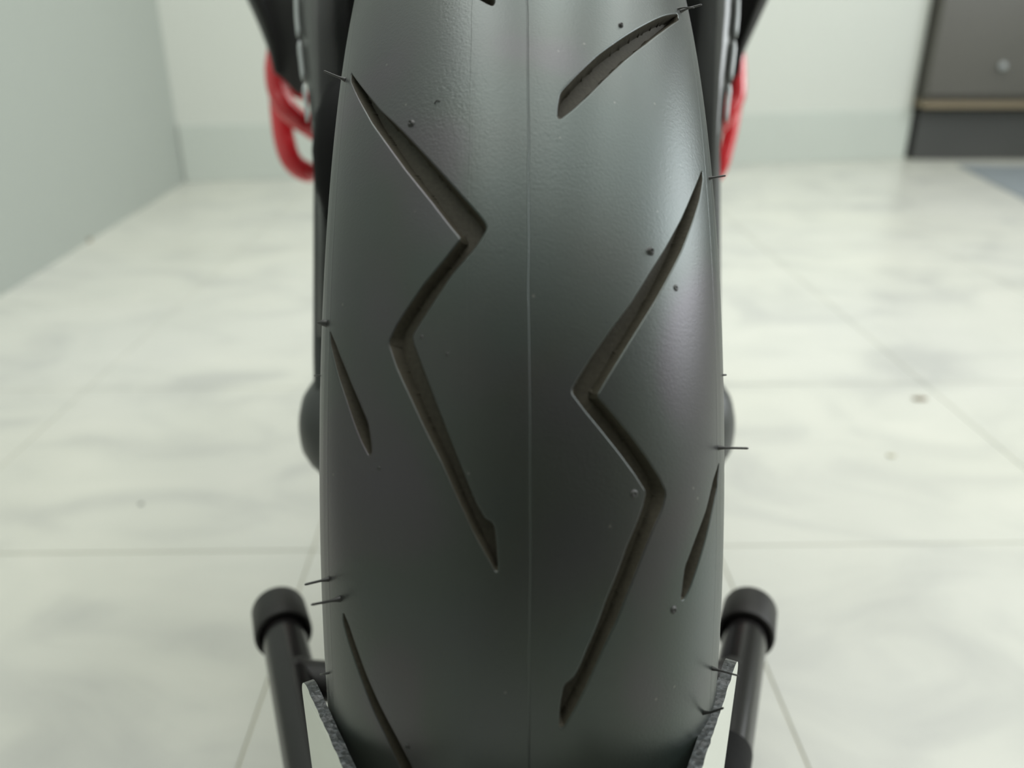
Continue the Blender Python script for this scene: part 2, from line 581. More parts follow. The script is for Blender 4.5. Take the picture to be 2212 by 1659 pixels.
def v2ph(v):
    import bisect
    a = min(abs(v), VMAX - 1e-9)
    i = max(bisect.bisect_right(VT, a) - 1, 0)
    return math.copysign((i + (a - VT[i]) / (VT[i + 1] - VT[i])) / NV * math.pi / 2, v)


def hit(px, py):
    """where the sight line of a photograph pixel meets the tread, as (u, v)"""
    o = CAM - AXLE
    d = cam_ray(px, py)
    f = lambda t: inside(o + d * t)

    def inside(p):
        r = math.hypot(p.y, p.z)
        x = p.x / AX
        if r < RW - BZ:
            return abs(x) - 1.0
        return math.sqrt(x * x + ((r - RW + BZ) / BZ) ** 2) - 1.0
    t, best = 0.14, (9, 0)
    while t < 0.6:
        v = f(t)
        if v < best[0]:
            best = (v, t)
        if v < 0:
            break
        t += 0.0015
    if v < 0:
        a, b = t - 0.0015, t
        for _ in range(30):
            m = (a + b) / 2
            if f(m) < 0: b = m
            else: a = m
    else:
        b = best[1]
    p = o + d * b
    th = math.atan2(p.z, -p.y)
    r = math.hypot(p.y, p.z)
    ph = math.atan2(p.x / AX, max((r - RW + BZ) / BZ, 0.02))
    return th * RW, ph2v(ph)


G = {
 'zigL': [(758,158),(790,200),(821,238),(868,282),(915,332),(960,381),(1000,426),(1036,466),(1048,482),(1051.5,492),(1044,508),(1025,536),(975,594),(931,660),(900,708),(890,726),(891,737),
          (905,775),(928,835),(965,930),(1002,1024),(1029,1088),(1048,1121),(1060,1126),(1068,1136),(1073,1183),(1076,1232),(1071,1236),(1029,1162),(989,1078),(955,1000),(921,933),(887,859),(857,794),(839,740),
          (856,704),(875,674),(917,613),(959,563),(985,530),(996,515),(972,486),(931,433),(900,395),(875,364),(837,312),(805,268),(774,213),(757,176)],
 'zigR': [(1517,368),(1519,387),(1512,430),(1495,483),(1472,542),(1445,595),(1412,655),(1379,708),(1346,761),(1313,814),(1289,855),(1322,892),(1361,940),(1397,989),(1424,1031),(1439,1065),(1430,1100),(1412,1139),
          (1397,1175),(1373,1236),(1349,1296),(1328,1349),(1316,1372),(1291,1427),(1268,1478),(1243,1528),(1216,1574),(1208,1572),(1209,1536),(1214,1503),(1219,1480),(1238,1467),(1251,1445),(1268,1404),(1291,1351),(1310,1297),(1334,1240),
          (1355,1181),(1373,1139),(1388,1100),(1397,1063),(1373,1025),(1340,980),(1301,931),(1264,886),(1234,846),(1248,820),(1280,768),(1326,705),(1366,652),(1405,589),(1439,536),(1472,476),(1498,416)],
 'bladeR': [(1465,30),(1466,44),(1433,66),(1396,94),(1352,128),(1308,169),(1270,207),(1239,235),(1211,257),(1204,254),(1204.5,229),(1210,200),(1245,163),(1292,119),(1346,81),(1396,52),(1433,35)],
 'bladeT': [(1064,12),(1056,9),(1037,-1),(1010,-18),(975,-36),(930,-58),(880,-78),(850,-84),(848,-90),(870,-94),(920,-78),(980,-54),(1030,-32),(1062,-14),(1068,-2),(1068,6)],
 'slitL': [(712,714),(724,742),(745,796),(775,868),(794,913),(800,950),(802.5,977),(797,986),(781,956),(766,919),(748,865),(730,811),(713,742)],
 'slitB': [(740,1321),(752,1349),(771,1405),(790,1457),(818,1521),(857,1596),(888,1656),(905,1700),(909,1740),(903,1744),(885,1706),(865,1659),(832,1587),(804,1529),(777,1457),(754,1391),(741,1344)],
 'slitR': [(1554,998),(1549,1055),(1536,1115),(1524,1166),(1505.5,1227),(1490,1272),(1477,1297),(1471.5,1296),(1477,1251),(1481,1224),(1505,1160),(1527,1100),(1542,1037)],
}


def poly_area(p):
    return sum(p[i][0] * p[(i + 1) % len(p)][1] - p[(i + 1) % len(p)][0] * p[i][1] for i in range(len(p))) / 2


def resample(p, step):
    out = []
    n = len(p)
    for i in range(n):
        a, b = p[i], p[(i + 1) % n]
        L = math.dist(a, b)
        k = max(1, round(L / step))
        out += [(a[0] + (b[0] - a[0]) * q / k, a[1] + (b[1] - a[1]) * q / k) for q in range(k)]
    return out


def corner_round(p):
    """one gentle Chaikin pass for shape points, corners stay crisp at a 25 % cut of short spans"""
    out = []
    n = len(p)
    for i in range(n):
        a, b = p[i], p[(i + 1) % n]
        L = math.dist(a, b)
        c = min(.25, .0006 / max(L, 1e-9))
        out.append((a[0] + (b[0] - a[0]) * c, a[1] + (b[1] - a[1]) * c))
        out.append((b[0] + (a[0] - b[0]) * c, b[1] + (a[1] - b[1]) * c))
    return out


GV = {}
for k, pts in G.items():
    q = corner_round([hit(*p) for p in pts])
    if poly_area(q) < 0:
        q.reverse()
    GV[k] = q

grooves = [(k, q) for k, q in GV.items()]
PERIOD = math.radians(60) * RW


def bbox(q):
    return min(p[0] for p in q), max(p[0] for p in q), min(p[1] for p in q), max(p[1] for p in q)


U0, U1 = -math.pi / 2 * RW, 1.5 * math.pi * RW


def in_poly(p, q):
    x, y = p
    c = False
    j = len(q) - 1
    for i in range(len(q)):
        if (q[i][1] > y) != (q[j][1] > y) and x < (q[j][0] - q[i][0]) * (y - q[i][1]) / (q[j][1] - q[i][1]) + q[i][0]:
            c = not c
        j = i
    return c


def seg_dist(p, a, b):
    dx, dy = b[0] - a[0], b[1] - a[1]
    l2 = dx * dx + dy * dy
    t = 0 if l2 == 0 else max(0, min(1, ((p[0] - a[0]) * dx + (p[1] - a[1]) * dy) / l2))
    return math.hypot(p[0] - a[0] - dx * t, p[1] - a[1] - dy * t)


def pd(p, q):
    return min(seg_dist(p, q[i], q[(i + 1) % len(q)]) for i in range(len(q)))


def clash(q, others):
    b = bbox(q)
    if b[0] < U0 + .004 or b[1] > U1 - .004:
        return True
    for _, r in others:
        c = bbox(r)
        if b[1] + .003 < c[0] or c[1] + .003 < b[0] or b[3] + .003 < c[2] or c[3] + .003 < b[2]:
            continue
        if any(in_poly(p, r) for p in q) or any(in_poly(p, q) for p in r) or min(pd(p, r) for p in q) < .004:
            return True
    return False


for kk in (1, 2, 3, 4, 5, -1):
    for nm in ('zigL', 'zigR', 'bladeR', 'slitL', 'slitR', 'bladeT'):
        q = [(u + kk * PERIOD, v) for u, v in GV[nm]]
        if kk == -1 and bbox(q)[1] > -0.16 * RW * 1.0 - .06:
            pass
        if not clash(q, grooves):
            grooves.append((nm, q))

# tread shell: constrained triangulation with the grooves cut out
vis_lo, vis_hi = -0.25 * RW, 1.45 * RW
verts2, edges2 = [], []


def add_loop(pts):
    s = len(verts2)
    verts2.extend(Vector(p) for p in pts)
    edges2.extend((s + i, s + (i + 1) % len(pts)) for i in range(len(pts)))


LIP = 0.0005
rim_pts, ring_sets = [], []
for nm, q in grooves:
    near = bbox(q)[0] < vis_hi and bbox(q)[1] > vis_lo
    fine = resample(q, 0.0012 if near else 0.004)
    rim_pts.append((nm, fine, near))
    add_loop(fine)
lip_pts = []
for nm, f, near in rim_pts:
    n = len(f)
    for i in range(0, n):
        a, b = f[i - 1], f[(i + 1) % n]
        dx, dy = b[0] - a[0], b[1] - a[1]
        l = math.hypot(dx, dy) or 1
        lip_pts.append((f[i][0] + dy / l * LIP, f[i][1] - dx / l * LIP))
boxes = [(bbox(f), f) for _, f, _ in rim_pts]


def near_any(p, tol):
    for b, f in boxes:
        if b[0] - tol < p[0] < b[1] + tol and b[2] - tol < p[1] < b[3] + tol:
            if in_poly(p, f) or pd(p, f) < tol:
                return True
    return False


VE = VMAX - 1e-5
NU, NW = 560, 46
border = [(U0 + (U1 - U0) * i / NU, -VE) for i in range(NU)] + [(U1, -VE + 2 * VE * j / NW) for j in range(NW)] + \
         [(U1 - (U1 - U0) * i / NU, VE) for i in range(NU)] + [(U0, VE - 2 * VE * j / NW) for j in range(NW)]
add_loop(border)
for p in lip_pts:
    verts2.append(Vector(p))
for i in range(1, NU):
    for j in range(1, NW):
        p = (U0 + (U1 - U0) * i / NU, -VE + 2 * VE * j / NW)
        if not near_any(p, .0010):
            verts2.append(Vector(p))
vo, eo, fo, *_ = delaunay_2d_cdt(verts2, edges2, [], 1, 1e-7)
rimset = {}
for nm, f, near in rim_pts:
    n = len(f)
    for i in range(n):
        a, b = f[i - 1], f[(i + 1) % n]
        dx, dy = b[0] - a[0], b[1] - a[1]
        l = math.hypot(dx, dy) or 1
        rimset[(round(f[i][0], 6), round(f[i][1], 6))] = (-dy / l, dx / l)   # towards the groove


def to3(u, v, dep=0.0):
    return surf(u / RW, v2ph(v), dep)


def tangents(u, v):
    e = 1e-4
    vv = max(min(v, VMAX - 2 * e), -VMAX + 2 * e)
    return (to3(u + e, vv) - to3(u - e, vv)).normalized(), (to3(u, vv + e) - to3(u, vv - e)).normalized()


RIMD = 0.00022
co3, nor3 = [], []
for p in vo:
    key = (round(p[0], 6), round(p[1], 6))
    nn = snormal(p[0] / RW, v2ph(p[1]))
    if key in rimset:
        tu, tv = tangents(p[0], p[1])
        g = rimset[key]
        co3.append(to3(p[0], p[1], RIMD))
        nor3.append((nn * .62 + (tu * g[0] + tv * g[1]) * .78).normalized())
    else:
        co3.append(to3(p[0], p[1]))
        nor3.append(nn)
faces = []
for t in fo:
    if len(t) != 3:
        continue
    c = ((vo[t[0]][0] + vo[t[1]][0] + vo[t[2]][0]) / 3, (vo[t[0]][1] + vo[t[1]][1] + vo[t[2]][1]) / 3)
    skip = False
    for b, f in boxes:
        if b[0] < c[0] < b[1] and b[2] < c[1] < b[3] and in_poly(c, f):
            skip = True
            break
    if not skip:
        faces.append(tuple(t))
me = bpy.data.meshes.new('front_tyre')


def orient(faces, co, nr):
    out = []
    for t in faces:
        n = (co[t[1]] - co[t[0]]).cross(co[t[2]] - co[t[0]])
        out.append(t if n.dot(nr[t[0]] + nr[t[1]] + nr[t[2]]) >= 0 else (t[0], t[2], t[1]))
    return out


faces = orient(faces, co3, nor3)
me.from_pydata([tuple(c) for c in co3], [], faces)
me.polygons.foreach_set('use_smooth', [True] * len(me.polygons))
me.update()
me.normals_split_custom_set_from_vertices([tuple(n) for n in nor3])
tyre = obj('front_tyre', me, M_rub, bike)
tyre.location = (0, 0, RW)
tyre['label'] = 'black tyre with zigzag grooves and a round profile'

# groove troughs
DEPTH, WALLW = 0.0040, 0.0009
for nm, f, near in rim_pts:
    st = 0.00065 if near else 0.0022
    b = bbox(f)
    pts = [Vector(p) for p in f]
    nb = len(pts)
    es = [(i, (i + 1) % nb) for i in range(nb)]
    dist = [0.0] * nb
    WW = WALLW if not nm.startswith('sl') else .0013
    for i in range(nb):
        a_, c_ = f[i - 1], f[(i + 1) % nb]
        dx, dy = c_[0] - a_[0], c_[1] - a_[1]
        l = math.hypot(dx, dy) or 1
        gx, gy = -dy / l, dx / l
        best = 0
        for q_ in range(1, 13):
            t = WW * q_ / 12
            p = (f[i][0] + gx * t, f[i][1] + gy * t)
            if in_poly(p, f) and pd(p, f) >= .985 * t:
                best = t
            else:
                break
        if best > .0001:
            pts.append(Vector((f[i][0] + gx * best, f[i][1] + gy * best)))
            if best > .0005:
                pts.append(Vector((f[i][0] + gx * best * .5, f[i][1] + gy * best * .5)))
    nx_, ny_ = int((b[1] - b[0]) / st) + 1, int((b[3] - b[2]) / st) + 1
    for i in range(nx_):
        for j in range(ny_):
            p = (b[0] + (i + (.5 if j % 2 else 0)) * st, b[2] + j * st)
            if in_poly(p, f) and pd(p, f) > WW + st * .4:
                pts.append(Vector(p))
    # a crisp line where wall meets floor is left to the distance profile
    v2, e2, f2, *_ = delaunay_2d_cdt(pts, es, [], 1, 1e-7)
    co, nr, ds = [], [], []
    dmax = DEPTH if nm[:3] == 'zig' or nm[:3] == 'bla' else .0065
    for p in v2:
        pp = (p[0], p[1])
        d_ = pd(pp, f)
        if d_ < 1e-6:
            dep = RIMD
        else:
            t = min(d_ / WALLW, 1)
            dep = RIMD + (dmax - RIMD) * min(t * 1.02, 1.0)
        if nm.startswith('sl'):
            dep = RIMD + (dmax - RIMD) * min(d_ / .0013, 1)
        ds.append(dep)
        co.append(to3(p[0], p[1], dep))
        nr.append(snormal(p[0] / RW, v2ph(p[1])))
    fc = orient([tuple(t) for t in f2 if len(t) == 3], co, nr)
    me = bpy.data.meshes.new('tread_groove')
    me.from_pydata([tuple(c) for c in co], [], fc)
    me.polygons.foreach_set('use_smooth', [True] * len(me.polygons))
    try:
        me.set_sharp_from_angle(angle=math.radians(28))
    except Exception:
        pass
    g = obj('tread_groove', me, M_groove, tyre)

# sidewalls (with a raised shoulder bead) and the carcass lining
for sgn in (-1, 1):
    prof = [(AX, RW - BZ), (AX + .0002, .2495), (AX + .0006, .2490), (AX + .0005, .2475), (AX - .0001, .2460), (AX - .0012, .240), (AX - .004, .231), (AX - .0095, .222),
            (AX - .0125, .219), (AX - .0125, .2155), (AX - .017, .2145)]
    bm = bmesh.new()
    lathe(bm, [(x * sgn, r) for x, r in prof], 200, Matrix.Rotation(math.radians(90), 4, 'Y'))
    bmesh.ops.recalc_face_normals(bm, faces=bm.faces)
    obj('sidewall', bm, M_side, tyre, True)

# vent hairs left from moulding: (base px, tip px, base radius mm, tip radius mm, depth gain, kind)
HAIR = [((745, 172), (699, 153), .9, .35, 0), ((704, 698), (684, 697), 1.3, .15, 0), ((692, 811.5), (680, 811.5), .35, .3, .004),
        ((709, 1251), (658, 1263), .95, .38, -.004), ((733, 1294), (672, 1306.5), 1.1, .38, -.006), ((710, 1453.5), (692, 1457), .4, .35, .002),
        ((1470, 24), (1516, 10), .9, .35, 0), ((1464, 19), (1500, 17), .5, .25, 0), ((1532, 385), (1567.5, 379.5), .75, .33, 0), ((1552, 967), (1617, 968.5), .9, .36, -.002),
        ((1561, 810), (1568, 810), .35, .3, .004), ((1539, 1444), (1596, 1460), .8, .3, -.006), ((1520, 1540), (1563, 1529), .8, .36, -.006)]
for base, tip, r0, r1, dg in HAIR:
    u, v = hit(*base)
    nn = snormal(u / RW, v2ph(v))
    B = to3(u, v, .0003)
    Bw = B + AXLE
    c, s = math.cos(PITCH), math.sin(PITCH)
    dep = (Bw.y - CAM.y) * c - (Bw.z - CAM.z) * s
    T = P(*tip, dep + dg) - AXLE
    mid = B + nn * min((T - B).length * .2, .0007) + (T - B) * .22
    path = smooth_path([B, mid, B + (T - B) * .5 + nn * .0006, T], 6)
    n = len(path)
    rr = []
    for i in range(n):
        t = i / (n - 1)
        rr.append((r1 + (r0 - r1) * max(0, 1 - t / .38) ** 1.4 - .04 * t) * .001 if tip[0] != 684 else (r0 + (r1 - r0) * t) * .001)
    rr[-1] *= .6
    bm = bmesh.new()
    tube(bm, path, rr, 9)
    obj('vent_hair', bm, M_hair, tyre, True)

# trimmed hair stubs on the tread face
for (px, py, r, h) in [(888, 267, .75, .0009), (1405, 543, .8, .0010), (1341, 55, .6, .0008), (1460, 622, .7, .0004), (1370, 1067, .8, .0005),
                       (1455, 1318, .8, .0006), (965, 765, .35, .0004), (910, 728, .5, .0003), (880, 1612, .6, .0005), (818, 1012, .5, .0003)]:
    u, v = hit(px, py)
    nn = snormal(u / RW, v2ph(v))
    B = to3(u, v, .0001)
    tu, tv = tangents(u, v)
    M = Matrix((tu, tv, nn)).transposed().to_4x4()
    M.translation = B
    bm = bmesh.new()
    R_ = r * .001
    lathe(bm, [(0, R_ * 1.7), (h * .25, R_ * 1.2), (h * .8, R_ * .95), (h, R_ * .7), (h * .55, R_ * .4), (h * .5, 0)], 16, M)
    bmesh.ops.remove_doubles(bm, verts=bm.verts, dist=1e-6)
    bmesh.ops.recalc_face_normals(bm, faces=bm.faces)
    obj('vent_stub', bm, M_hair, tyre, True)
# one curled clipping on the crown
u, v = hit(945, 223)
tu, tv = tangents(u, v)
nn = snormal(u / RW, v2ph(v))
B = to3(u, v, -.0002)
bm = bmesh.new()
tube(bm, [B + (tv * math.cos(a) + tu * math.sin(a)) * .0008 for a in [math.radians(20 + 18 * k) for k in range(10)]], .00013, 6)
obj('vent_hair', bm, M_hair, tyre, True)

# rim, spokes, hub, discs
RY = Matrix.Rotation(math.radians(90), 4, 'Y')
bm = bmesh.new()
lathe(bm, [(-.048, .2155), (-.050, .219), (-.044, .220), (-.042, .212), (-.022, .200), (.022, .200), (.042, .212), (.044, .220), (.050, .219), (.048, .2155),
           (.040, .206), (.020, .190), (-.020, .190), (-.040, .206)], 96, RY, closed_prof=True)
bmesh.ops.recalc_face_normals(bm, faces=bm.faces)
rim = obj('wheel_rim', bm, M_rim, bike, True)
rim.location = (0, 0, RW)
for k in range(5):
    a = 2 * math.pi * k / 5 + .3
    bm = bmesh.new()
    e = Vector((0, math.cos(a), math.sin(a)))
    t = Vector((0, -math.sin(a), math.cos(a)))
    loft(bm, [[e * r + t * (sx * w_) + Vector((sy * d_, 0, 0)) for sx, sy in ((-1, -1), (1, -1), (1, 1), (-1, 1))]
              for r, w_, d_ in ((.028, .022, .016), (.08, .014, .013), (.15, .012, .012), (.196, .018, .016))])
    bmesh.ops.recalc_face_normals(bm, faces=bm.faces)
    obj('spoke', bm, M_rim, rim)
bm = bmesh.new()
lathe(bm, [(-.052, 0), (-.052, .030), (-.03, .034), (.03, .034), (.052, .030), (.052, 0)], 40, RY)
obj('hub', bm, M_rim, rim, True)
for sgn in (-1,):
    bm = bmesh.new()
    lathe(bm, [(sgn * .066, .085), (sgn * .066, .150), (sgn * .070, .150), (sgn * .070, .085)], 80, RY, closed_prof=True)
    bmesh.ops.recalc_face_normals(bm, faces=bm.faces)
    dsk = obj('brake_disc', bm, M_disc, bike)
    dsk.location = (0, 0, RW)
    bm = bmesh.new()
    lathe(bm, [(sgn * .052, .030), (sgn * .064, .070), (sgn * .066, .088), (sgn * .069, .088), (sgn * .068, .068), (sgn * .058, .030)], 40, RY, closed_prof=True)
    bmesh.ops.recalc_face_normals(bm, faces=bm.faces)
    obj('disc_carrier', bm, M_rim, dsk, True)

# forks: the legs lean back with the rake; s runs up the leg from the axle
RK = math.radians(24.0)
fd = Vector((0, math.sin(RK), math.cos(RK)))           # up the leg
fn = Vector((0, -math.cos(RK), math.sin(RK)))          # out of the leg's front
ZA = Vector((0, 0, RW))


def fpt(sx, s, x, n):
    return ZA + Vector((sx * x, 0, 0)) + fd * s + fn * n


for sx in (-1, 1):
    # lower casting: slim leg
    bm = bmesh.new()
    secs = []
    for s, xo, xi, n0, n1 in ((-.035, .112, .094, .012, -.012), (-.01, .120, .105, .020, -.020), (.04, .1208, .105, .022, -.022), (.16, .1205, .105, .023, -.023), (.30, .121, .105, .024, -.024), (.44, .121, .105, .024, -.024)):
        c, hw, hn = (xo + xi) / 2, (xo - xi) / 2, (n0 - n1) / 2
        secs.append([fpt(sx, s, c + hw * math.copysign(abs(math.cos(a)) ** .6, math.cos(a)), hn * math.copysign(abs(math.sin(a)) ** .6, math.sin(a)))
                     for a in [2 * math.pi * k / 24 for k in range(24)]])
    loft(bm, secs)
    bmesh.ops.recalc_face_normals(bm, faces=bm.faces)
    leg = obj('fork_leg', bm, M_fork_b, bike, True)
    # axle clamp: the domed boss at the foot
    bm = bmesh.new()
    M = Matrix.Translation(ZA + Vector((sx * .090, .004, -.003))) @ Matrix.Rotation(math.radians(90) * sx, 4, 'Y')
    lathe(bm, [(0, 0), (0, .036), (.018, .036), (.026, .033), (.033, .027), (.038, .020), (.0405, .012), (.041, 0)], 48, M)
    bmesh.ops.remove_doubles(bm, verts=bm.verts, dist=1e-6)
    bmesh.ops.recalc_face_normals(bm, faces=bm.faces)
    obj('axle_clamp', bm, M_fork_b, leg, True)
    # pinch lug below the clamp
    bm = bmesh.new()
    box(bm, ZA + Vector((sx * .104, -.004, -.036)), (.024, .030, .034), bev=.005)
    obj('pinch_lug', bm, M_fork_b, leg, True)
    # guard shell in front of the leg: bright front facet, darker inner facet
    # rows: s, outer x, ridge x, inner x
    rows = [(.050, .1165, .110, .105), (.118, .1165, .110, .105), (.150, .1180, .111, .105), (.185, .1215, .112, .1055), (.215, .1250, .113, .106), (.235, .1270, .114, .107), (.252, .1276, .1145, .1075), (.275, .1262, .114, .1075), (.33, .121, .111, .104), (.40, .117, .108, .100)]
    secs = []
    for s, xo, xr, xi in rows:
        secs.append([fpt(sx, s, xo - .004, -.012), fpt(sx, s, xo, .004), fpt(sx, s, xo - .0012, .0245), fpt(sx, s, xo - .004, .0275),
                     fpt(sx, s, (xo + xr) / 2, .0310), fpt(sx, s, xr + .002, .0325), fpt(sx, s, xr - .001, .0315), fpt(sx, s, xi, .0210), fpt(sx, s, xi - .001, -.004),
                     fpt(sx, s, xi + .004, -.012)])
    bm = bmesh.new()
    loft(bm, secs)
    bmesh.ops.recalc_face_normals(bm, faces=bm.faces)
    me = bpy.data.meshes.new('fork_guard')
    bmesh.ops.bevel(bm, geom=[e for e in bm.edges if len(e.link_faces) == 2 and e.calc_face_angle(0) > .5], offset=.0008, segments=2, affect='EDGES')
    gd = obj('fork_guard', bm, M_fork, bike, True)
    # three ribbed reflector strips down the outer front edge
    for (s0, s1) in ((.2475, .2235), (.2205, .1985), (.1955, .1745)):
        bm = bmesh.new()

        def xo_at(s):
            for (a, b) in zip(rows, rows[1:]):
                if a[0] <= s <= b[0]:
                    return a[1] + (b[1] - a[1]) * (s - a[0]) / (b[0] - a[0])
            return rows[-1][1]
        for off, rr in ((0, .0010), (.0018, .0009), (.0036, .0009)):
            pth = [fpt(sx, s0 + (s1 - s0) * t, xo_at(s0 + (s1 - s0) * t) + .0010 - off * .35, .0240 + off * .95) for t in [k / 8 for k in range(9)]]
            tube(bm, pth, [rr * .55] + [rr] * 7 + [rr * .55], 10)
        obj('reflector_strip', bm, M_clip, gd, True)['label'] = 'pale ribbed strip'
    if sx > 0:
        continue
    # caliper on the disc side, its edge showing past the tyre shoulder
    bm = bmesh.new()
    secs = []
    for s, r in ((.112, .004), (.120, .012), (.135, .018), (.155, .020), (.175, .018), (.192, .010), (.198, .003)):
        secs.append([fpt(sx, s, .1000 + r * .85 * math.cos(a), .030 + r * .9 * math.sin(a)) for a in [2 * math.pi * k / 20 for k in range(20)]])
    loft(bm, secs)
    bmesh.ops.recalc_face_normals(bm, faces=bm.faces)
    obj('brake_caliper', bm, M_deep, bike, True)
bm = bmesh.new()
lathe(bm, [(-.122, 0), (-.122, .010), (.122, .010), (.122, 0)], 24, Matrix.Translation(ZA) @ RY)
obj('axle', bm, M_fork_b, bike, True)
# fender over the top of the tyre, out of the frame
bm = bmesh.new()
secs = []
for k in range(25):
    th = math.radians(80 + 60 * k / 24)
    o_, i_ = [], []
    for j in range(13):
        ph = -1.25 + 2.5 * j / 12
        for lst, add in ((o_, .016), (i_, .012)):
            r = RW - BZ + (BZ + add) * math.cos(ph)
            lst.append(ZA + Vector(((AX + add + .006) * math.sin(ph), -r * math.cos(th), r * math.sin(th))))
    secs.append(o_ + i_[::-1])
loft(bm, secs)
bmesh.ops.recalc_face_normals(bm, faces=bm.faces)
fen = obj('front_fender', bm, M_blk, bike, True)
for sx in (-1, 1):
    bm = bmesh.new()
    tube(bm, [ZA + Vector((sx * .076, .12, .255)), ZA + Vector((sx * .092, .125, .262))], .008, 12)
    obj('fender_mount', bm, M_blk, fen, True)
# lower triple clamp
bm = bmesh.new()
box(bm, fpt(1, .43, 0, .0), (.25, .06, .035), bev=.008, M=Matrix.Translation(fpt(1, .43, 0, 0)) @ Matrix.Rotation(-RK, 4, 'X'))
obj('triple_clamp', bm, M_blk, bike)

# fairing sides: curved shells, outer lip swept up and out
def at(px, py, dep):
    return P(px, py, dep) + INV


FL = [  # rows from the low inner tip up to above the frame: outer lip, lip inside, hollow, inner edge
    [(586, 150, .66), (594, 152, .645), (606, 160, .66), (620, 175, .70), (648, 207, .74)],
    [(581, 134, .66), (592, 130, .64), (608, 134, .655), (628, 145, .70), (665, 170, .76)],
    [(574, 112, .66), (588, 108, .635), (607, 108, .65), (632, 114, .70), (680, 130, .77)],
    [(562, 80, .655), (578, 76, .625), (600, 75, .64), (628, 78, .70), (690, 85, .78)],
    [(545, 40, .65), (564, 36, .615), (590, 35, .63), (622, 38, .70), (700, 40, .78)],
    [(526, 0, .64), (547, -4, .605), (578, -5, .62), (615, -4, .70), (700, -5, .78)],
    [(490, -80, .63), (515, -85, .59), (555, -85, .605), (600, -85, .69), (700, -85, .79)],
    [(430, -200, .62), (460, -210, .58), (510, -210, .59), (570, -210, .68), (690, -210, .80)],
    [(380, -320, .64), (410, -330, .60), (470, -330, .60), (540, -330, .69), (680, -330, .82)],
]
FR = [
    [(1601, 150, .66), (1597, 153, .645), (1590, 160, .66), (1582, 175, .70), (1565, 207, .74)],
    [(1606, 132, .66), (1597, 130, .64), (1588, 134, .655), (1576, 145, .70), (1550, 170, .76)],
    [(1613, 112, .66), (1601, 108, .635), (1588, 108, .65), (1572, 114, .70), (1538, 130, .77)],
    [(1629, 80, .655), (1614, 76, .625), (1597, 75, .64), (1576, 78, .70), (1530, 85, .78)],
    [(1648, 40, .65), (1630, 36, .615), (1608, 35, .63), (1583, 38, .70), (1520, 40, .78)],
    [(1667, 0, .64), (1647, -4, .605), (1620, -5, .62), (1590, -4, .70), (1520, -5, .78)],
    [(1702, -80, .63), (1679, -85, .59), (1645, -85, .605), (1606, -85, .69), (1520, -85, .79)],
    [(1762, -200, .62), (1735, -210, .58), (1690, -210, .59), (1640, -210, .68), (1530, -210, .80)],
    [(1812, -320, .64), (1785, -330, .60), (1730, -330, .60), (1668, -330, .69), (1540, -330, .82)],
]
for rows_ in (FL, FR):
    bm = bmesh.new()
    secs = []
    for r in [[(x_, y_ + 8, d_) for x_, y_, d_ in rows_[0]], rows_[0]] + rows_:
        f_ = [at(*p) for p in r]
        back = [p + Vector((0, .012, 0)) for p in f_]
        back[0] = f_[0] + Vector((0, .03, 0))
        secs.append(f_ + back[::-1])
    loft(bm, secs)
    bmesh.ops.recalc_face_normals(bm, faces=bm.faces)
    o = obj('side_fairing', bm, M_blk, bike, True)
    sb = o.modifiers.new('sub', 'SUBSURF'); sb.levels = 2; sb.render_levels = 2

# radiator with fins between the fork legs, and the dark engine behind it
bm = bmesh.new()
box(bm, (0, .345, .655), (.34, .04, .33), bev=.008)
rad = obj('radiator', bm, M_deep, bike)
for k in range(15):
    bm = bmesh.new()
    box(bm, (0, .3235, .515 + k * .02), (.30, .004, .006), bev=.001, seg=1)
    obj('fin', bm, M_deep, rad)
bm = bmesh.new()
box(bm, (0, .50, .42), (.20, .26, .26), bev=.03, seg=3)
obj('engine_case', bm, M_deep, bike, True)
for sx in (-1, 1):
    bm = bmesh.new()
    box(bm, (sx * .130, .35, .50), (.095, .06, .20), bev=.012, seg=3)
    obj('engine_cover', bm, M_deep, bike, True)

# red crash bars
def bar(paths, label):
    bm = bmesh.new()
    for pts, r in paths:
        tube(bm, smooth_path([Vector(p[1:]) if p[0] == 'w' else at(*p) for p in pts], 8), r, 18)
    o = obj('crash_bar', bm, M_red, bike, True)
    o['label'] = label


bar([([(600, 110, .80), (595, 155, .80), (602, 200, .80), (624, 238, .80), (660, 267, .81), (710, 288, .84), ('w', -.09, .42, .42)], .0102)], 'glossy red upper tube of the crash bar')
bar([([(604, 180, .84), (606, 235, .84), (614, 300, .84), (630, 346, .84), (658, 369, .845), (700, 376, .87), ('w', -.085, .43, .36)], .0108)], 'red lower tube of the crash bar')
bar([([(596, 150, .83), (625, 190, .83), (665, 212, .84), (720, 240, .86), ('w', -.09, .42, .46)], .0050)], 'thin red brace tube')
bar([([(1590, 120, .80), (1591, 170, .80), (1588, 215, .80), (1560, 262, .80), (1520, 290, .82), (1480, 300, .86), ('w', .09, .42, .42)], .0088)], 'glossy red upper tube of the crash bar')
bar([([(1590, 190, .84), (1586, 240, .84), (1572, 310, .84), (1552, 372, .84), (1520, 392, .85), (1480, 395, .88), ('w', .085, .43, .36)], .0072)], 'red lower tube of the crash bar')
bar([([(1596, 160, .83), (1580, 185, .83), (1560, 205, .84), (1500, 240, .86), ('w', .09, .42, .46)], .0050)], 'thin red brace tube')

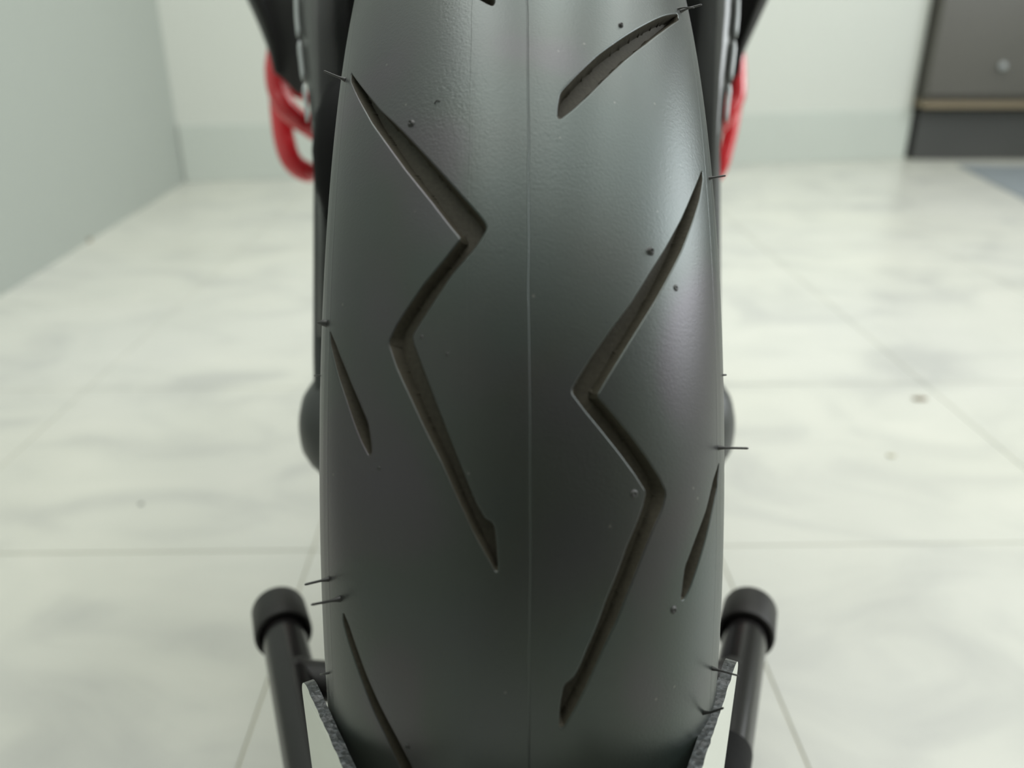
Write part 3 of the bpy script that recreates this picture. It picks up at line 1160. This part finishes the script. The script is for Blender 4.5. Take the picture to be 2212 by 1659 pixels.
# ------------------------------------------------------------------ wheel stand
st = thing('wheel_stand', 'steel wheel stand with pale V plates and two black capped posts, holding the front tyre', 'stand', (XC, 0, 0))
ZT = 0.336
for sx, far, nearp in ((-1, (-.0684, -.2490), (-.0477, -.2865)), (1, (.0697, -.2395), (.0473, -.2865))):
    a, b = Vector((*far, 0)), Vector((*nearp, 0))
    d = (b - a).normalized()
    tip = b + d * .040
    n = Vector((d.y, -d.x, 0)) * (1 if sx < 0 else -1)          # outward
    if n.x * sx < 0:
        n = -n
    th = .0031 if sx < 0 else .0036
    m = 30
    # side outline in (distance along, z) with a rounded rear top corner
    L = (tip - a).length
    rc = .0100
    outl = [(L, ZT)] + [(L * (1 - k / 40) + (rc) * (k / 40), ZT) for k in range(1, 40)]
    outl += [(rc - rc * math.sin(q), ZT - rc + rc * math.cos(q)) for q in [math.pi / 2 * k / 8 for k in range(9)]]
    outl += [(0, .23), (.012, .205), (L, .205)]
    bm = bmesh.new()
    rnd = random.Random(7 + sx)
    ins, outs = [], []
    for i, (s, z) in enumerate(outl):
        jit = rnd.uniform(-.00012, .00022) if 0 < i < 40 else 0
        ins.append(bm.verts.new(a + d * s + n * (-th / 2) + Vector((0, 0, z + jit))))
        outs.append(bm.verts.new(a + d * s + n * (th / 2 + (jit if 0 < i < 40 else 0)) + Vector((0, 0, z + jit))))
    k = len(outl)
    top_faces = []
    for i in range(k):
        f_ = bm.faces.new((ins[i], ins[(i + 1) % k], outs[(i + 1) % k], outs[i]))
        if i < 44:
            top_faces.append(f_)
    bm.faces.new(ins)
    bm.faces.new(outs[::-1])
    bmesh.ops.recalc_face_normals(bm, faces=bm.faces)
    for f_ in top_faces:
        f_.material_index = 1
    me = bpy.data.meshes.new('cradle_plate')
    bm.to_mesh(me); bm.free()
    me.materials.append(M_plate); me.materials.append(M_cut)
    obj('cradle_plate', me, None, st)['label'] = 'pale steel plate with a rough dark cut edge'
    # arm: a tube running back from the nose, splayed outwards, its free end capped
    if sx < 0:
        E_, N_ = at(601, 1313, .505), at(673, 1659, .385)
    else:
        E_, N_ = at(1621, 1313, .505), at(1561, 1659, .385)
    dr_ = (N_ - E_).normalized()
    far_t = (E_.y + .205) / -dr_.y
    front = E_ + dr_ * far_t
    M = Matrix.Translation(E_) @ dr_.to_track_quat('Z', 'Y').to_matrix().to_4x4()
    bm = bmesh.new()
    lathe(bm, [(.004, 0), (.004, .0122), (far_t, .0122), (far_t, 0)], 44, M)
    bmesh.ops.remove_doubles(bm, verts=bm.verts, dist=1e-6)
    bmesh.ops.recalc_face_normals(bm, faces=bm.faces)
    po = obj('arm', bm, M_post, st, True)
    po.data.set_sharp_from_angle(angle=math.radians(50))
    bm = bmesh.new()
    lathe(bm, [(0, 0), (0, .0140), (.001, .0152), (.003, .0158), (.027, .0163), (.029, .0160), (.0294, .0152), (.0294, .0140), (.024, .0136), (.022, .0122)], 48, M)
    bmesh.ops.remove_doubles(bm, verts=bm.verts, dist=1e-6)
    bmesh.ops.recalc_face_normals(bm, faces=bm.faces)
    ec = obj('end_cap', bm, M_cap, po, True)
    ec['label'] = 'dull black rubber cap'
    ec.data.set_sharp_from_angle(angle=math.radians(50))
    # dark band added on the right arm where its highlight ends
    if sx > 0:
        bm = bmesh.new()
        lathe(bm, [(.124, .0122), (.124, .0125), (.160, .0125), (.160, .0122)], 40, M)
        obj('unlit_band', bm, M_deep, po, True)['label'] = 'dark band where the highlight on the arm ends'
    # short stub reaching in beside the tyre
    q0 = E_ + dr_ * .070
    bm = bmesh.new()
    tube(bm, smooth_path([q0, q0 + Vector((-sx * .022, -.002, .0)), Vector((sx * .078, q0.y - .006, q0.z))], 5), [.0125] * 2 + [.0105] * 9, 18)
    obj('stub', bm, M_cap, st, True)
    # the tube straightens, runs past the tyre and turns in at the nose
    bm = bmesh.new()
    tube(bm, smooth_path([front - dr_ * .004, front + dr_ * .012, Vector((sx * .083, -.250, front.z)), Vector((sx * .082, -.310, front.z)), Vector((sx * .066, -.335, front.z)), Vector((sx * .001, -.342, front.z))], 8), .0122, 24)
    obj('front_bend', bm, M_post, st, True)
    # leg down to the base
    q1 = E_ + dr_ * (far_t * .88)
    bm = bmesh.new()
    tube(bm, [q1, Vector((q1.x, q1.y, .02))], .0122, 24)
    obj('leg', bm, M_post, st, True)
    bm = bmesh.new()
    box(bm, (q1.x, -.19, .012), (.034, .30, .024), bev=.003)
    obj('base_rail', bm, M_post, st)
for yy in (-.325,):
    bm = bmesh.new()
    box(bm, (0, yy, .012), (.30, .034, .024), bev=.003)
    obj('cross_rail', bm, M_post, st)
bm = bmesh.new()
box(bm, (0, -.326, .18), (.060, .006, .31), bev=.001, seg=1)
obj('nose_plate', bm, M_plate, st)
